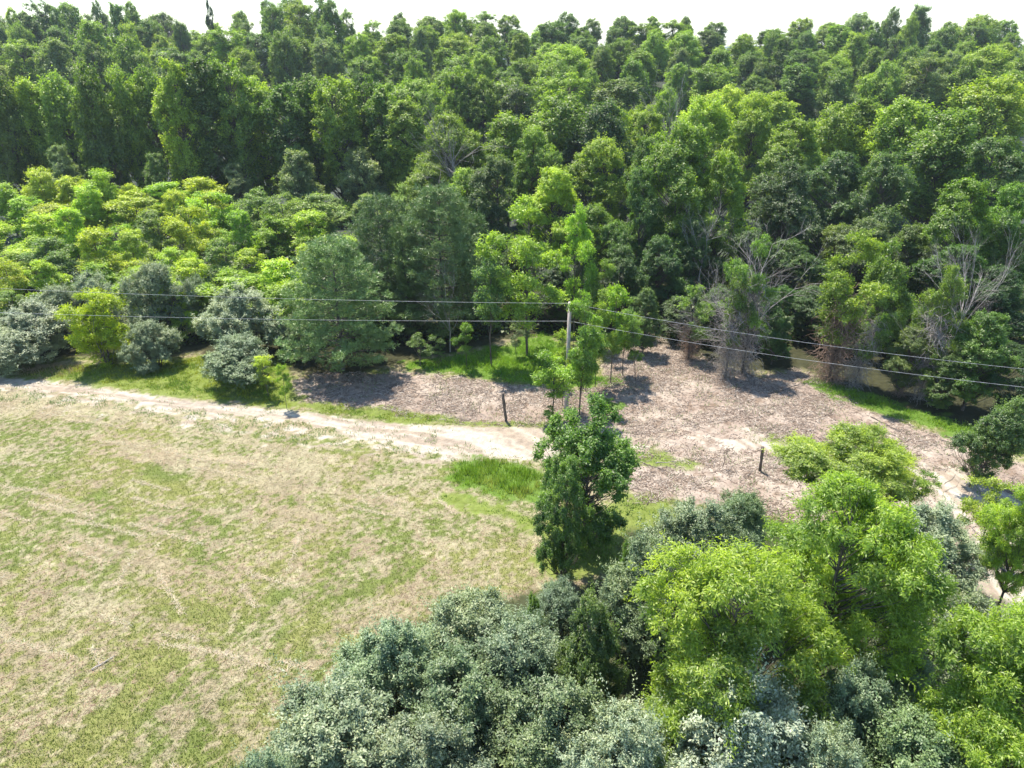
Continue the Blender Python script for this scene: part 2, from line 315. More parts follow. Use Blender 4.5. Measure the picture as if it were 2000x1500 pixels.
# weeds dotted over the thin sandy strip
x, y = in_polys([Z_THIN[0]], 90, 1.0); q = fbm(x * 1.3 + 5, y * 1.3, 3); k = (q > .5) & (rs.rand(len(x)) < .8); x, y = x[k], y[k]; n = len(x)
zz = zones(x, y); k = zz['dirt'] < .6; x, y = x[k], y[k]; n = len(x)
blades("weeds", np.stack([x, y, micro(x, y) - .01], 1), .06 + .2 * rs.rand(n), .03 + .03 * rs.rand(n), .3 + rs.rand(n), vary(mixc(C(.17, .26, .07), C(.22, .3, .12), rs.rand(n)), n, .3), "low green weeds dotted along the sandy strip below the track")
x, y = in_polys([Z_THIN[1], Z_DIRT[0], Z_DIRT[1], Z_MULCH[0]], 22, .5); q = fbm(x * .7 + 15, y * .7 + 8, 3); k = q > .57; x, y = x[k], y[k]; n = len(x)
blades("weeds", np.stack([x, y, micro(x, y) - .01], 1), .06 + .2 * rs.rand(n), .03 + .03 * rs.rand(n), .3 + rs.rand(n), vary(mixc(C(.17, .26, .07), C(.22, .3, .10), rs.rand(n)), n, .3), "sparse green weeds coming up through the wood mulch")
# wood mulch: shredded strips
x, y = in_polys(Z_MULCH, 130, .3); zz = zones(x, y); k = (zz['mulch'] > .35) & (zz['dirt'] < .4) & (rs.rand(len(x)) < np.clip((fbm(x * .55, y * .55, 4) - .36) * 5, .12, 1) * (1 - .75 * zz['thin'])) & (y > 22)
x, y = x[k], y[k]; n = len(x); ln = .05 + .5 * rs.rand(n) ** 7 + .09 * rs.rand(n); wd = .012 + .018 * rs.rand(n); a = rs.rand(n) * 2 * np.pi
ax = np.stack([np.cos(a), np.sin(a), rs.normal(0, .22, n)], 1) * ln[:, None] / 2; sd_ = np.stack([-np.sin(a), np.cos(a), rs.normal(0, .4, n)], 1) * wd[:, None] / 2
P = np.stack([x, y, micro(x, y) + .02 + .04 * rs.rand(n)], 1)
t = rs.rand(n)[:, None]; cc = np.where(t < .35, C(.17, .125, .095), np.where(t < .72, C(.315, .245, .19), C(.44, .375, .31))) * (1 + .25 * (rs.rand(n, 1) - .5))
top = np.stack([P - ax - sd_, P + ax - sd_, P + ax + sd_, P - ax + sd_], 1); low = top - np.array([0, 0, .018])
Vv = np.concatenate([top, low], 1).reshape(-1, 3); b = np.arange(n)[:, None, None] * 8
F = (b + np.array([[0, 1, 2, 3], [0, 4, 5, 1], [1, 5, 6, 2], [2, 6, 7, 3], [3, 7, 4, 0]])[None]).reshape(-1, 4)
me = mesh_np("wood_chips", Vv, F, 4, M_CHIP, {"col": ("FLOAT_COLOR", "FACE", np.repeat(np.concatenate([cc, np.ones((n, 1))], 1), 5, 0))})
tag(link("wood_chips", me), "shredded pinkish brown wood mulch spread over the cleared ground", "mulch", kind="stuff")

# ------------------------------------------------------------------ tree building
def tubes(paths, sides=5):
    """paths: list of (pts (m,3), radii (m,))"""
    Vs, Fs = [], []; off = 0
    for pts, rad in paths:
        pts = np.asarray(pts, float); m = len(pts); t = np.gradient(pts, axis=0); t = unit(t)
        ref = np.where(abs(t[:, 2:3]) > .9, np.array([[1., 0, 0]]), np.array([[0, 0, 1.]]))
        s = unit(np.cross(t, ref)); q = np.cross(t, s); a = np.arange(sides) * 2 * np.pi / sides
        ring = pts[:, None] + (s[:, None] * np.cos(a)[None, :, None] + q[:, None] * np.sin(a)[None, :, None]) * np.asarray(rad)[:, None, None]
        Vs.append(ring.reshape(-1, 3)); i = np.arange(m - 1)[:, None] * sides; j = np.arange(sides)[None]; k = (j + 1) % sides
        Fs.append(np.stack([i + j, i + k, i + sides + k, i + sides + j], -1).reshape(-1, 4) + off); off += m * sides
    return np.concatenate(Vs), np.concatenate(Fs)
def bend(p0, p1, r, n=5, sag=0., jit=.0):
    t = np.linspace(0, 1, n)[:, None]; p = p0 * (1 - t) + p1 * t
    p = p + np.array([0, 0, 1.]) * (np.sin(t * np.pi) * sag) + (r.rand(n, 3) - .5) * jit * np.sin(t * np.pi); return p
def leafmesh(name, base, axis, nrm, L, W, tint, mat):
    axis = unit(axis); b = unit(np.cross(nrm, axis)); L = L[:, None]; W = W[:, None]
    n2 = np.cross(axis, b)
    Vv = np.stack([base, base + axis * L * .5 + b * W * .5 + n2 * W * .12, base + axis * L - n2 * L * .12, base + axis * L * .5 - b * W * .5 + n2 * W * .12], 1).reshape(-1, 3)
    return mesh_np(name, Vv, np.arange(len(base) * 4).reshape(-1, 4), 4, mat, {"tint": ("FLOAT", "FACE", tint)})
def prof(shape, t):
    if shape == 'round': return np.sqrt(np.clip(1 - (2 * t - .9) ** 2 / 1.25, 0, 1))
    if shape == 'oval': return np.sqrt(np.clip(t / .35, 0, 1)) * np.where(t < .35, 1, np.clip(1 - ((t - .35) / .66) ** 1.9, 0, 1))
    if shape == 'cone': return np.clip(t / .12, 0, 1) ** .5 * np.clip(1 - t, 0, 1) ** .62
    if shape == 'umbrella': return np.clip(t / .62, .0, 1) ** .75 * np.sqrt(np.clip(1 - ((t - .62) / .4) ** 2, 0, 1) * (t > .62) + (t <= .62))
    if shape == 'shrub': return np.sqrt(np.clip(1 - (t * 1.0) ** 2.2, 0, 1)) * (.78 + .22 * np.clip(t / .3, 0, 1))
    if shape == 'column': return np.clip(t / .1, 0, 1) ** .5 * np.clip(1 - t ** 4, 0, 1) ** .5
PROTO = {}
def proto(key, shape, H, Rad, base, ncl, cr, nsp, nlf, L, W, flat=.7, mat=None, seed=0, up=.35, droop=.25, star=False, multi=0, trunk_r=None, shell=.5, lobes=.25, bark=None, upright=False, pois=.6, big=.6, nlobe=9, lr=.45, lz=.9, shoot=.9):
    r = np.random.RandomState(seed + 100); mat = mat or M_LEAF; bark = bark or M_BARK
    ph = r.rand(6) * 6.28; zc0 = H * base
    # big lobes (limb masses) first, then leaf clumps over the lobes' surfaces
    LC, LR = [], []; tries = 0
    while len(LC) < nlobe and tries < 2000:
        tries += 1; t = (len(LC) + r.rand()) / nlobe; lr_ = Rad * lr * (.7 + .6 * r.rand()); a = r.rand() * 6.283
        rr = Rad * float(prof(shape, np.array(t))) * (1 + lobes * math.sin(2 * a + ph[0] + 3 * t) + lobes * .7 * math.sin(5 * a + ph[1] + 6 * t))
        rho = max(0, rr - lr_ * .85) * (.35 + .65 * r.rand() ** .5) if len(LC) < nlobe - 1 else 0
        z = zc0 + lr_ * .55 + (H - zc0 - lr_ * 1.5) * t if len(LC) < nlobe - 1 else H - lr_ * .95
        p = np.array([rho * math.cos(a), rho * math.sin(a), z])
        if LC and tries < 1500 and np.min(np.linalg.norm(np.array(LC) - p, axis=1) / np.array(LR)) < .75: continue
        LC.append(p); LR.append(lr_)
    LC = np.array(LC); LR = np.array(LR); cs, crs, own = [], [], []; tries = 0; pw = LR ** 2 / np.sum(LR ** 2)
    while len(cs) < ncl and tries < ncl * 80:
        tries += 1; k = r.choice(len(LC), p=pw); dd = r.normal(size=3) + np.array([0, 0, .55]); dd[:2] += LC[k][:2] / Rad * .5; dd /= np.linalg.norm(dd)
        p = LC[k] + dd * LR[k] * (.62 + .38 * r.rand()) * np.array([1, 1, lz]); c_r = cr * (.6 + .75 * r.rand())
        if p[2] < zc0 * .8: continue
        o = np.linalg.norm(LC - p, axis=1) / LR; o[k] = 9
        if o.min() < .6 and r.rand() < .85: continue
        if cs and np.min(np.linalg.norm(np.array(cs) - p, axis=1) / (.5 * (np.array(crs) + c_r))) < pois: continue
        cs.append(p); crs.append(c_r); own.append(k)
    cs = np.array(cs); crs = np.array(crs); own = np.array(own); n = len(cs)
    d = unit(r.normal(size=(n, nsp, 3)) + np.array([0, 0, up * 1.6]))
    outw = unit(cs * np.array([1, 1, 0.0]) + 1e-6)[:, None]; d = unit(d + outw * .35 + (np.array([0, 0, .8]) if upright else 0))
    tip = cs[:, None] + d * crs[:, None, None] * (.5 + .6 * r.rand(n, nsp, 1) + (r.rand(n, nsp, 1) < .13) * r.rand(n, nsp, 1) * shoot) * np.array([1, 1, flat])
    if star: f = np.ones((n, nsp, nlf, 1)) * (.94 + .06 * r.rand(n, nsp, nlf, 1))
    else: f = .45 + .6 * r.rand(n, nsp, nlf, 1)
    bp = cs[:, None, None] * (1 - f) + tip[:, :, None] * f + r.normal(0, L * (.25 if star else .55), (n, nsp, nlf, 3))
    ax = unit(d[:, :, None] * (.7 if star else .3) + unit(r.normal(size=(n, nsp, nlf, 3))) * np.array([1, 1, .6]) + np.array([0, 0, -droop]))
    cn = unit(tip - LC[own][:, None] + np.array([0, 0, .2]) * Rad)[:, :, None]
    nr = unit(np.array([0, 0, .45]) + d[:, :, None] * .75 + cn * big + r.normal(size=(n, nsp, nlf, 3)) * .38)
    tint = np.clip(.5 + .2 * (r.rand(len(LC))[own][:, None, None] - .5) + .3 * (r.rand(n, 1, 1) - .5) + .25 * (r.rand(n, nsp, 1) - .5) + .5 * (r.rand(n, nsp, nlf) - .5), 0, 1)
    m = n * nsp * nlf; s = .7 + .6 * r.rand(m)
    crown = leafmesh(key + "_crown", bp.reshape(-1, 3), ax.reshape(-1, 3), nr.reshape(-1, 3), L * s, W * s, tint.ravel(), mat)
    paths = []; tr = trunk_r or H * .014
    if multi:
        for k in range(multi):
            a = k * 6.283 / multi + r.rand(); tgt = np.array([math.cos(a) * Rad * .5, math.sin(a) * Rad * .5, H * .6])
            p = bend(np.array([math.cos(a) * .15, math.sin(a) * .15, -.3]), tgt, r, 6, .2, .3); paths.append((p, np.linspace(tr, tr * .35, 6)))
            for c in cs[r.choice(n, max(2, n // multi // 2))]:
                i = r.randint(1, 5); paths.append((bend(p[i], c, r, 4, .1, .2), np.linspace(tr * .4, tr * .12, 4)))
    else:
        top = H * (.86 if shape not in ('umbrella',) else .8); m_ = 9
        tp = np.stack([np.cumsum(r.normal(0, H * .006, m_)), np.cumsum(r.normal(0, H * .006, m_)), np.linspace(-.4, top, m_)], 1)
        paths.append((tp, tr * (1 - .8 * np.linspace(0, 1, m_)) ** .8 + .004))
        zs = tp[:, 2]
        for c, cr_ in zip(cs, crs):
            rho = math.hypot(c[0], c[1]); z0 = min(max(c[2] - rho * (.9 if shape != 'umbrella' else 1.3) - cr_ * .3, H * base * .75), top * .97)
            o = np.array([np.interp(z0, zs, tp[:, 0]), np.interp(z0, zs, tp[:, 1]), z0]); rb = tr * .38 * (1 - .6 * z0 / H)
            paths.append((bend(o, c, r, 4, -rho * .06, rho * .12), np.linspace(rb, rb * .25, 4)))
            for k in range(2): paths.append((bend(c, c + (r.rand(3) - .3) * cr_ * .9, r, 3), np.linspace(rb * .3, rb * .08, 3)))
    Vt, Ft = tubes(paths); trunk = mesh_np(key + "_trunk", Vt, Ft, 4, bark, smooth=True)
    bb = bp.reshape(-1, 3); PROTO[key] = (crown, trunk, float(np.percentile(bb[:, 2], 99.7)), float(np.percentile(np.hypot(bb[:, 0], bb[:, 1]), 97)))
def pine_proto(key, H, Rad, seed):
    r = np.random.RandomState(seed); paths = []; tips = []; dirs = []
    tp = np.stack([np.cumsum(r.normal(0, .05, 10)), np.cumsum(r.normal(0, .05, 10)), np.linspace(-.4, H, 10)], 1); paths.append((tp, np.linspace(H * .016, .02, 10)))
    z = H * .10
    while z < H * .98:
        t = z / H; nb = r.randint(5, 8); a0 = r.rand() * 6.28
        for k in range(nb):
            a = a0 + k * 6.283 / nb + r.normal(0, .2); rr = Rad * (1 - t) ** .48 * min(1, (t + .12) / .3) * (.72 + .45 * r.rand()) + .25
            rise = rr * (.12 + .45 * t) * (.6 + .8 * r.rand()); o = np.array([0, 0, z]); e = np.array([math.cos(a) * rr, math.sin(a) * rr, z + rise])
            p = bend(o, e, r, 5, -rr * .08, .1); paths.append((p, np.linspace(.05 * (1 - t) + .015, .008, 5)))
            for q in range(int(6 + rr * 7)):
                f = .35 + .65 * r.rand() ** .8; b = o * (1 - f) + e * f; s = rr * .38 * (1.15 - f) + .15
                off = np.array([-math.sin(a), math.cos(a), 0]) * r.normal(0, s * .7) + np.array([math.cos(a), math.sin(a), 0]) * r.rand() * .3 + np.array([0, 0, abs(r.normal(0, .14))])
                for _ in range(2):
                    tips.append(b + off + r.normal(0, .12, 3)); dirs.append(unit(np.array([math.cos(a), math.sin(a), .9]) + r.normal(0, .4, 3)))
        z += .42 + .25 * r.rand()
    tips = np.array(tips); dirs = np.array(dirs); n = len(tips); k = 12
    ax = unit(dirs[:, None] * .7 + unit(r.normal(size=(n, k, 3)))); nr = r.normal(size=(n, k, 3)); tint = np.clip(.5 + .4 * (r.rand(n, 1) - .5) + .3 * (r.rand(n, k) - .5), 0, 1)
    bp = np.repeat(tips[:, None], k, 1) + r.normal(0, .03, (n, k, 3)); s = (.8 + .4 * r.rand(n * k))
    crown = leafmesh(key + "_crown", bp.reshape(-1, 3), ax.reshape(-1, 3), nr.reshape(-1, 3), .26 * s, .040 * s, tint.ravel(), M_PINE)
    Vt, Ft = tubes(paths, 5); PROTO[key] = (crown, mesh_np(key + "_trunk", Vt, Ft, 4, M_BARK, smooth=True), float(tips[:, 2].max()) + .2, float(np.percentile(np.hypot(tips[:, 0], tips[:, 1]), 97)))
# silver (autumn-olive like) shrubs
for i in range(4):
    proto(f"silver{i}", 'shrub', 4.2, 2.5, .05, 135, .48, 26, 26, .085, .036, flat=.95, mat=M_SILV, seed=i, up=.7, droop=-.15, multi=7, trunk_r=.045, lobes=.2, nlobe=11, lr=.36, big=.4, upright=i % 2 == 1, shoot=1.3)
# feathery locusts, near
for i in range(3):
    proto(f"locust{i}", ['umbrella', 'round', 'round'][i], 9.5, 3.6, .2, 135, .76, 22, 34, .15, .042, flat=.45, seed=20 + i, up=.5, droop=.3, trunk_r=.12, lobes=.22, nlobe=12, lr=.36, big=.3)
proto("bushy0", 'round', 7.5, 3.0, .02, 130, .68, 18, 20, .17, .06, flat=.5, seed=33, up=.4, droop=.1, multi=4, trunk_r=.06, lobes=.2, nlobe=14, lr=.36, big=.3)
# glossy dark pear-like trees
for i in range(3):
    proto(f"pear{i}", ['round', 'column', 'oval'][i], 7, 2.5, [.07, .02, .10][i], 135, .46, 24, 18, .11, .065, flat=1.0, seed=40 + i, up=.4, upright=True, trunk_r=.09, lobes=.14, nlobe=14, lr=.42, pois=.66, shoot=1.2)
for i in range(3): pine_proto(f"pine{i}", 12, 4.2, 60 + i)
# saplings: thin trunk, layered sprays
for i in range(3):
    proto(f"sapling{i}", ['umbrella', 'oval', 'round'][i], 6, 1.7, .3, 30, .46, 12, 18, .16, .06, flat=.35, seed=70 + i, up=.3, droop=.2, trunk_r=.05, lobes=.3, nlobe=9, lr=.34, big=.2)
# airy trees: open layered crowns with sky and shade showing through
for i in range(3):
    proto(f"airy{i}", ['round', 'umbrella', 'oval'][i], 11, 3.2, .25, 64, .72, 14, 20, .2, .075, flat=.35, seed=80 + i, up=.3, droop=.2, trunk_r=.10, lobes=.35, nlobe=14, lr=.26, big=.2)
# young yellow-green trees of the middle ground
for i in range(6):
    proto(f"young{i}", ['round', 'umbrella', 'oval', 'round', 'umbrella', 'oval'][i], 8, 2.7, .12, 76, .66, 17, 16, .19, .085, flat=.55, seed=90 + i, up=.5, droop=.15, trunk_r=.09, lobes=.28, nlobe=[8, 11, 9, 13, 10, 7][i], lr=[.46, .32, .42, .3, .36, .5][i], big=.35)
# forest broadleaves
for i in range(6):
    proto(f"broad{i}", ['round', 'round', 'oval', 'round', 'oval', 'umbrella'][i], 17, 5.4, .10, 230, 1.05, 16, 11, .29, .20, flat=1.0, seed=120 + i, up=.3, lobes=.15, nlobe=[7, 10, 6, 12, 8, 9][i], lr=[.62, .52, .66, .46, .56, .5][i], pois=.44, lz=1.15, big=1.0)
for i in range(4):
    proto(f"tulip{i}", ['oval', 'oval', 'round', 'oval'][i], 20, 4.0, [.12, .1, .2, .10][i], 230, .85, 16, 11, .26, .18, flat=1.05, seed=140 + i, up=.3, lobes=.1, nlobe=[9, 7, 10, 12][i], lr=[.68, .78, .6, .56][i], pois=.44, lz=1.25, big=1.0)
# sharper, finer broadleaves for the near woodland edge
for i in range(4):
    proto(f"edge{i}", ['round', 'oval', 'round', 'umbrella'][i], 14, 4.4, .08, 180, .83, 20, 19, .18, .11, flat=.7, seed=160 + i, up=.45, lobes=.25, nlobe=[12, 16, 10, 14][i], lr=[.42, .36, .48, .38][i])

def bare_mesh(key, H, seed, spread=.5, n=9, lean=(0, 0), mat=None, depth=3, thin=1.0):
    r = np.random.RandomState(seed); paths = []
    def grow(p, d, l, rad, dep):
        m = 4; pts = [p]; dd = d
        for _ in range(m): dd = unit(dd + r.normal(0, .12, 3) + np.array([0, 0, .03])); pts.append(pts[-1] + dd * l / m)
        paths.append((np.array(pts), np.linspace(rad, rad * .45, m + 1)))
        if dep:
            for k in range(r.randint(3, 6)):
                i = r.randint(1, m + 1); grow(pts[i], unit(dd + r.normal(0, spread, 3)), l * (.45 + .3 * r.rand()), rad * .45, dep - 1)
    tp = np.stack([np.linspace(0, lean[0], 6), np.linspace(0, lean[1], 6), np.linspace(-.3, H * .6, 6)], 1) + r.normal(0, .04, (6, 3)); paths.append((tp, np.linspace(H * .014 * thin, H * .008 * thin, 6)))
    for k in range(n):
        i = r.randint(2, 6); grow(tp[i], unit(np.array([r.normal(lean[0] * .25, .6), r.normal(lean[1] * .2, .6), .8 + .5 * r.rand()])), H * (.22 + .2 * r.rand()), H * .0055 * thin, depth)
    Vt, Ft = tubes(paths, 4); return mesh_np(key, Vt, Ft, 4, mat or M_PALE, smooth=True)
BARE = [bare_mesh("bare_a", 9, 1, .4, 11, thin=.7), bare_mesh("bare_b", 9, 5, .22, 16, (1.2, 0), thin=.45), bare_mesh("bare_c", 6, 9, .7, 12, thin=.6)]
def tangle_mesh(key, H, Rad, n, seed, mat):
    """dead vine tangle hanging round a trunk"""
    r = np.random.RandomState(seed); paths = []
    for k in range(n):
        a = r.rand() * 6.28; z = H * r.rand(); rr = Rad * (.2 + .8 * r.rand()); p = np.array([math.cos(a) * rr * .3, math.sin(a) * rr * .3, z]); pts = [p]; d = unit(r.normal(0, 1, 3))
        for _ in range(6):
            d = unit(d + r.normal(0, .5, 3) + np.array([-p[0] * .2, -p[1] * .2, -.2])); pts.append(pts[-1] + d * .28)
        pts = np.array(pts); pts[:, 2] = np.maximum(pts[:, 2], .02); paths.append((pts, np.linspace(.014, .005, 7)))
    Vt, Ft = tubes(paths, 3); return mesh_np(key, Vt, Ft, 4, mat)
TANG = [tangle_mesh("tangle_a", 5, 1.5, 420, 3, M_PALE), tangle_mesh("tangle_b", 4, 1.3, 480, 4, M_RUST)]

PLACED = []
rr_ = random.Random(5)
def place(key, x, y, z, h, rad, color, name="broadleaf_tree", cat="tree", label=None, group=None, lean=(0, 0), zone=None, px=None, desc=None, rot=None):
    cm, tm, H, Rd = PROTO[key]
    e = bpy.data.objects.new(name, None); scene.collection.objects.link(e); e.empty_display_size = .3
    e.location = (x, y, z); e.rotation_euler = (R(lean[1]), R(lean[0]), 0)
    s = (rad / Rd, rad / Rd, h / H)
    sh = cat == "shrub"; rz = rr_.uniform(0, 6.28) if rot is None else rot
    for nm, me in (("foliage" if sh else "crown", cm), ("stem" if sh else "trunk", tm)):
        o = link(nm, me, e); o.scale = s; o.rotation_euler = (0, 0, rz)
        if me is cm:
            k = 1 + rr_.uniform(-.12, .12); o.color = (color[0] * k * rr_.uniform(.93, 1.07), color[1] * k, color[2] * k * rr_.uniform(.85, 1.05), 1)
    tag(e, label, cat, group); PLACED.append(dict(e=e, px=px, zone=zone, desc=desc)); return e
def near(key, bx, by, ty, wpx, color, **kw):
    x, y, z = gpt(bx, by); tz = at_depth(bx, ty, y)[2]; h = max(.6, tz - z); rad = wpx / 2 / FPX * slant(x, y, z + h * .6)
    return place(key, x, y, z - .03, h, rad, color, px=(bx, (by + ty) / 2), **kw)
def deep(key, cx, ty, D, wpx, color, hmax=27, **kw):
    x, y, tz = at_depth(cx, ty, D); z = float(hill(x, y)); h = min(max(4., tz - z), hmax); rad = wpx / 2 / FPX * slant(x, y, z + h * .7)
    return place(key, x, y, z - .05, h, rad, color, px=(cx, ty), **kw)

SILV = (.18, .25, .145); SILV2 = (.24, .31, .21); SILVG = (.135, .21, .10)
LOC = (.25, .35, .048); LOC2 = (.20, .31, .05); YEL = (.34, .43, .014); PEAR = (.13, .23, .04)
PINE = (.12, .195, .06); DARK = (.115, .20, .04); MID = (.18, .285, .042); LITE = (.25, .36, .045); YG = (.36, .48, .06); GREY = (.22, .29, .14)
# ------------------------------------------------------------------ foreground shrubs and trees
def S(i, bx, by, ty, w, label, col=SILV): near(f"silver{i}", bx, by, ty, w * (1.2 if by > 1000 else 1.05), col, name="silver_shrub", cat="shrub", label=label)
def T(key, bx, by, ty, w, col, label, name="broadleaf_tree", **kw): near(key, bx, by, ty, w, col, name=name, label=label, **kw)
S(0, 690, 1600, 1380, 300, "silver green shrub furthest into the bottom edge of the mown field")
S(1, 790, 1440, 1225, 230, "silver green shrub at the left corner of the front thicket, beside the mown field")
S(2, 905, 1370, 1185, 250, "silver green shrub at the top of the front thicket, tips against the mown field")
S(3, 900, 1520, 1300, 300, "broad silver green shrub in the middle of the left front thicket", SILVG)
S(0, 1010, 1430, 1225, 210, "silver green shrub left of the dark red tipped tree")
S(1, 1080, 1560, 1345, 280, "grey green shrub at the bottom edge below the red tipped tree", SILVG)
S(2, 1090, 1255, 1140, 110, "small feathery silver shrub just below the two dark green trees")
S(3, 840, 1640, 1420, 300, "silver green shrub at the bottom edge, second from the field", SILV)
S(0, 1200, 1640, 1400, 220, "pale silver shrub between the bottom edge and the large lime tree", SILV2)
S(1, 1410, 1600, 1340, 320, "palest silver white shrub at the bottom, under the large lime green tree", (.29, .36, .26))
S(2, 1245, 1270, 1060, 180, "silver shrub right of the narrow dark shrub above the thicket")
S(3, 1350, 1180, 985, 230, "wide silver green shrub beside the mulch, right of the dark trees", SILV)
S(0, 1430, 1120, 965, 120, "silver shrub touching the left side of the lime tree by the mulch", SILVG)
S(1, 1785, 1150, 990, 180, "round grey shrub with dark stems between lime trees and mulch", SILV2)
S(2, 1800, 1330, 1150, 240, "silver green shrub below the round grey shrub on the right", SILV)
S(3, 1620, 1530, 1310, 230, "silver green shrub in the gap between the two lime trees at the bottom", SILV)
S(0, 1740, 1640, 1420, 260, "silver green shrub at the bottom edge left of the corner lime tree", SILVG)
S(1, 1960, 1330, 1190, 150, "silver shrub against the right edge below the thin lime tree", SILV)
S(2, 1560, 1660, 1440, 200, "pale silver shrub on the bottom edge right of the palest one", SILV2)
S(3, 1720, 1480, 1290, 180, "silver shrub in deep shade between the lime trees", SILV)
S(1, 560, 1720, 1480, 180, "silver shrub tip at the bottom left end of the front thicket", SILV)
T("pear2", 1140, 1440, 1165, 175, (.11, .18, .04), "dark green tree with reddish tips inside the silver front thicket", name="pear_tree")
T("pear1", 1040, 1300, 1160, 42, PEAR, "narrow dark green column shrub at the top of the front thicket", name="pear_tree")
T("pear1", 1215, 1235, 1060, 60, PEAR, "narrow dark column tree left of the silver shrub by the mulch", name="pear_tree")
T("pear0", 1140, 1060, 780, 215, (.12, .22, .035), "large dark green bushy tree standing in front of the utility pole", name="pear_tree")
T("pear1", 1095, 1125, 900, 118, (.13, .23, .05), "slimmer dark green tree at the field corner in front of the larger one", name="pear_tree")
T("locust1", 1385, 1500, 1085, 400, LOC, "large lime green feathery tree above the pale silver shrub at the bottom", name="locust_tree")
T("locust2", 1570, 1385, 955, 340, LOC, "tallest lime green feathery tree in the right front thicket", name="locust_tree")
T("locust0", 1655, 1045, 850, 285, (.36, .48, .06), "lime green spreading tree with trunk showing above the mulch", name="locust_tree")
T("locust2", 1905, 1620, 1195, 360, LOC, "lime green feathery tree filling the bottom right corner", name="locust_tree")
T("locust0", 1945, 1195, 930, 165, (.34, .46, .06), "thin open lime tree standing on sand at the right edge", name="locust_tree")
T("sapling2", 1905, 1080, 935, 110, LOC, "small lime sapling left of the thin open lime tree", name="locust_tree")
T("sapling0", 1770, 1010, 920, 90, LOC2, "small lime sapling between the spreading lime tree and the grey shrub", name="locust_tree")
T("pear2", 1890, 950, 775, 140, (.14, .23, .07), "rounded grey green tree leaning right on the mulch near right edge", name="pear_tree", lean=(14, 0))
# ------------------------------------------------------------------ left bank above the track
S(0, 25, 716, 640, 130, "low silver shrub at the left edge above the dirt track", SILV2)
S(1, 85, 698, 592, 180, "big silver shrub at the left edge behind dry brown grass", SILV2)
S(2, 310, 716, 628, 105, "silver shrub right beside the bright yellow tree above the track", SILV)
S(3, 205, 655, 535, 130, "silver shrub rising behind the bright yellow tree", SILV2)
S(0, 325, 665, 515, 130, "tall silver shrub behind and above the one beside the yellow tree", SILV)
S(1, 480, 690, 560, 165, "large grey shrub behind the round one above the track bend", SILV2)
S(2, 470, 748, 660, 150, "round silver shrub standing alone nearest the dirt track", SILV)
S(3, 400, 640, 540, 90, "dark silver shrub between the two tall grey ones", SILVG)
S(0, 130, 660, 560, 110, "silver shrub above the big one at the left edge", SILV)
S(1, 590, 700, 610, 70, "small grey shrub left of the largest front pine", SILVG)
T("bushy0", 215, 714, 572, 165, YEL, "bright yellow green tree among silver shrubs beside the dirt track", name="locust_tree")
T("sapling1", 525, 775, 695, 60, YG, "small yellow green bush at the right side of the round silver shrub", name="sapling")
T("sapling1", 560, 798, 712, 42, (.19, .32, .03), "single bright green sapling at the edge of the dirt track", name="sapling")
# ------------------------------------------------------------------ pines
def P_(i, bx, by, ty, w, label, col=PINE): near(f"pine{i}", bx, by, ty, w, col, name="pine_tree", cat="pine tree", label=label)
P_(0, 672, 724, 458, 225, "broad blue green pine nearest the dirt track, leftmost of the pines", (.15, .25, .075))
P_(1, 868, 655, 348, 190, "tallest dark pine in the middle of the pine group")
P_(2, 758, 640, 375, 170, "pine behind the front one with rounded top, left of the tallest")
P_(0, 800, 660, 430, 120, "slim shaded pine between the front pine and the tallest pine")
P_(1, 925, 620, 405, 110, "smaller pine at the right side of the tallest pine")
P_(2, 700, 660, 520, 120, "low shaded pine behind the right shoulder of the front pine")
# ------------------------------------------------------------------ saplings and light trees round the pole
T("airy0", 1028, 694, 388, 190, (.27, .41, .05), "tall pale lime tree with slim dark trunk behind the saplings", name="locust_tree")
T("airy2", 1120, 655, 400, 120, (.26, .40, .05), "pale lime tree right of the tall slim trunked one", name="locust_tree")
T("sapling0", 960, 716, 500, 105, (.15, .25, .07), "slender grey green sapling with dark trunk left of the tall lime tree", name="sapling")
T("sapling1", 912, 718, 632, 52, (.15, .29, .04), "small bright green sapling on the grass right of the pines", name="sapling")
T("sapling2", 1008, 695, 625, 52, (.17, .24, .12), "small grey leaved sapling on the lush grass", name="sapling")
T("sapling2", 822, 715, 652, 70, (.14, .24, .07), "low bushy sapling in front of the tallest pine", name="sapling")
T("sapling1", 862, 708, 662, 40, (.14, .24, .08), "smallest sapling right of the low bushy one", name="sapling")
T("sapling0", 1078, 822, 690, 100, (.21, .35, .05), "light feathery sapling in front of the utility pole, left side", name="sapling")
T("airy1", 1130, 818, 575, 150, (.21, .35, .05), "widest lime sapling overlapping the utility pole", name="sapling")
T("sapling2", 1145, 765, 640, 80, (.16, .29, .05), "small green sapling just right of the utility pole", name="sapling")
T("sapling1", 1193, 748, 560, 95, (.20, .33, .03), "sapling with clean trunk standing on green patch at the mulch", name="sapling")
T("sapling1", 1241, 746, 620, 60, (.15, .28, .05), "thin sapling on the mulch, right of the clean trunked one", name="sapling", lean=(-6, 0))
T("sapling1", 1098, 792, 645, 62, (.24, .37, .06), "slim sapling touching the left side of the utility pole", name="sapling")
T("sapling2", 1162, 757, 590, 78, (.24, .37, .05), "slim lime sapling between the utility pole and the clean trunked sapling", name="sapling")
T("sapling0", 1216, 733, 600, 72, (.22, .34, .06), "slim sapling between the clean trunked sapling and the thin one", name="sapling")
T("airy1", 1172, 680, 505, 100, (.19, .31, .05), "lime tree behind the saplings, right of the pole top", name="locust_tree")
T("edge2", 1255, 690, 565, 75, (.15, .23, .07), "vine covered stump tree at the left corner of the mulched slope", name="broadleaf_tree")
T("sapling0", 1072, 830, 795, 35, (.19, .32, .06), "tiny lime seedling beside the fence post on the mulch", name="sapling")
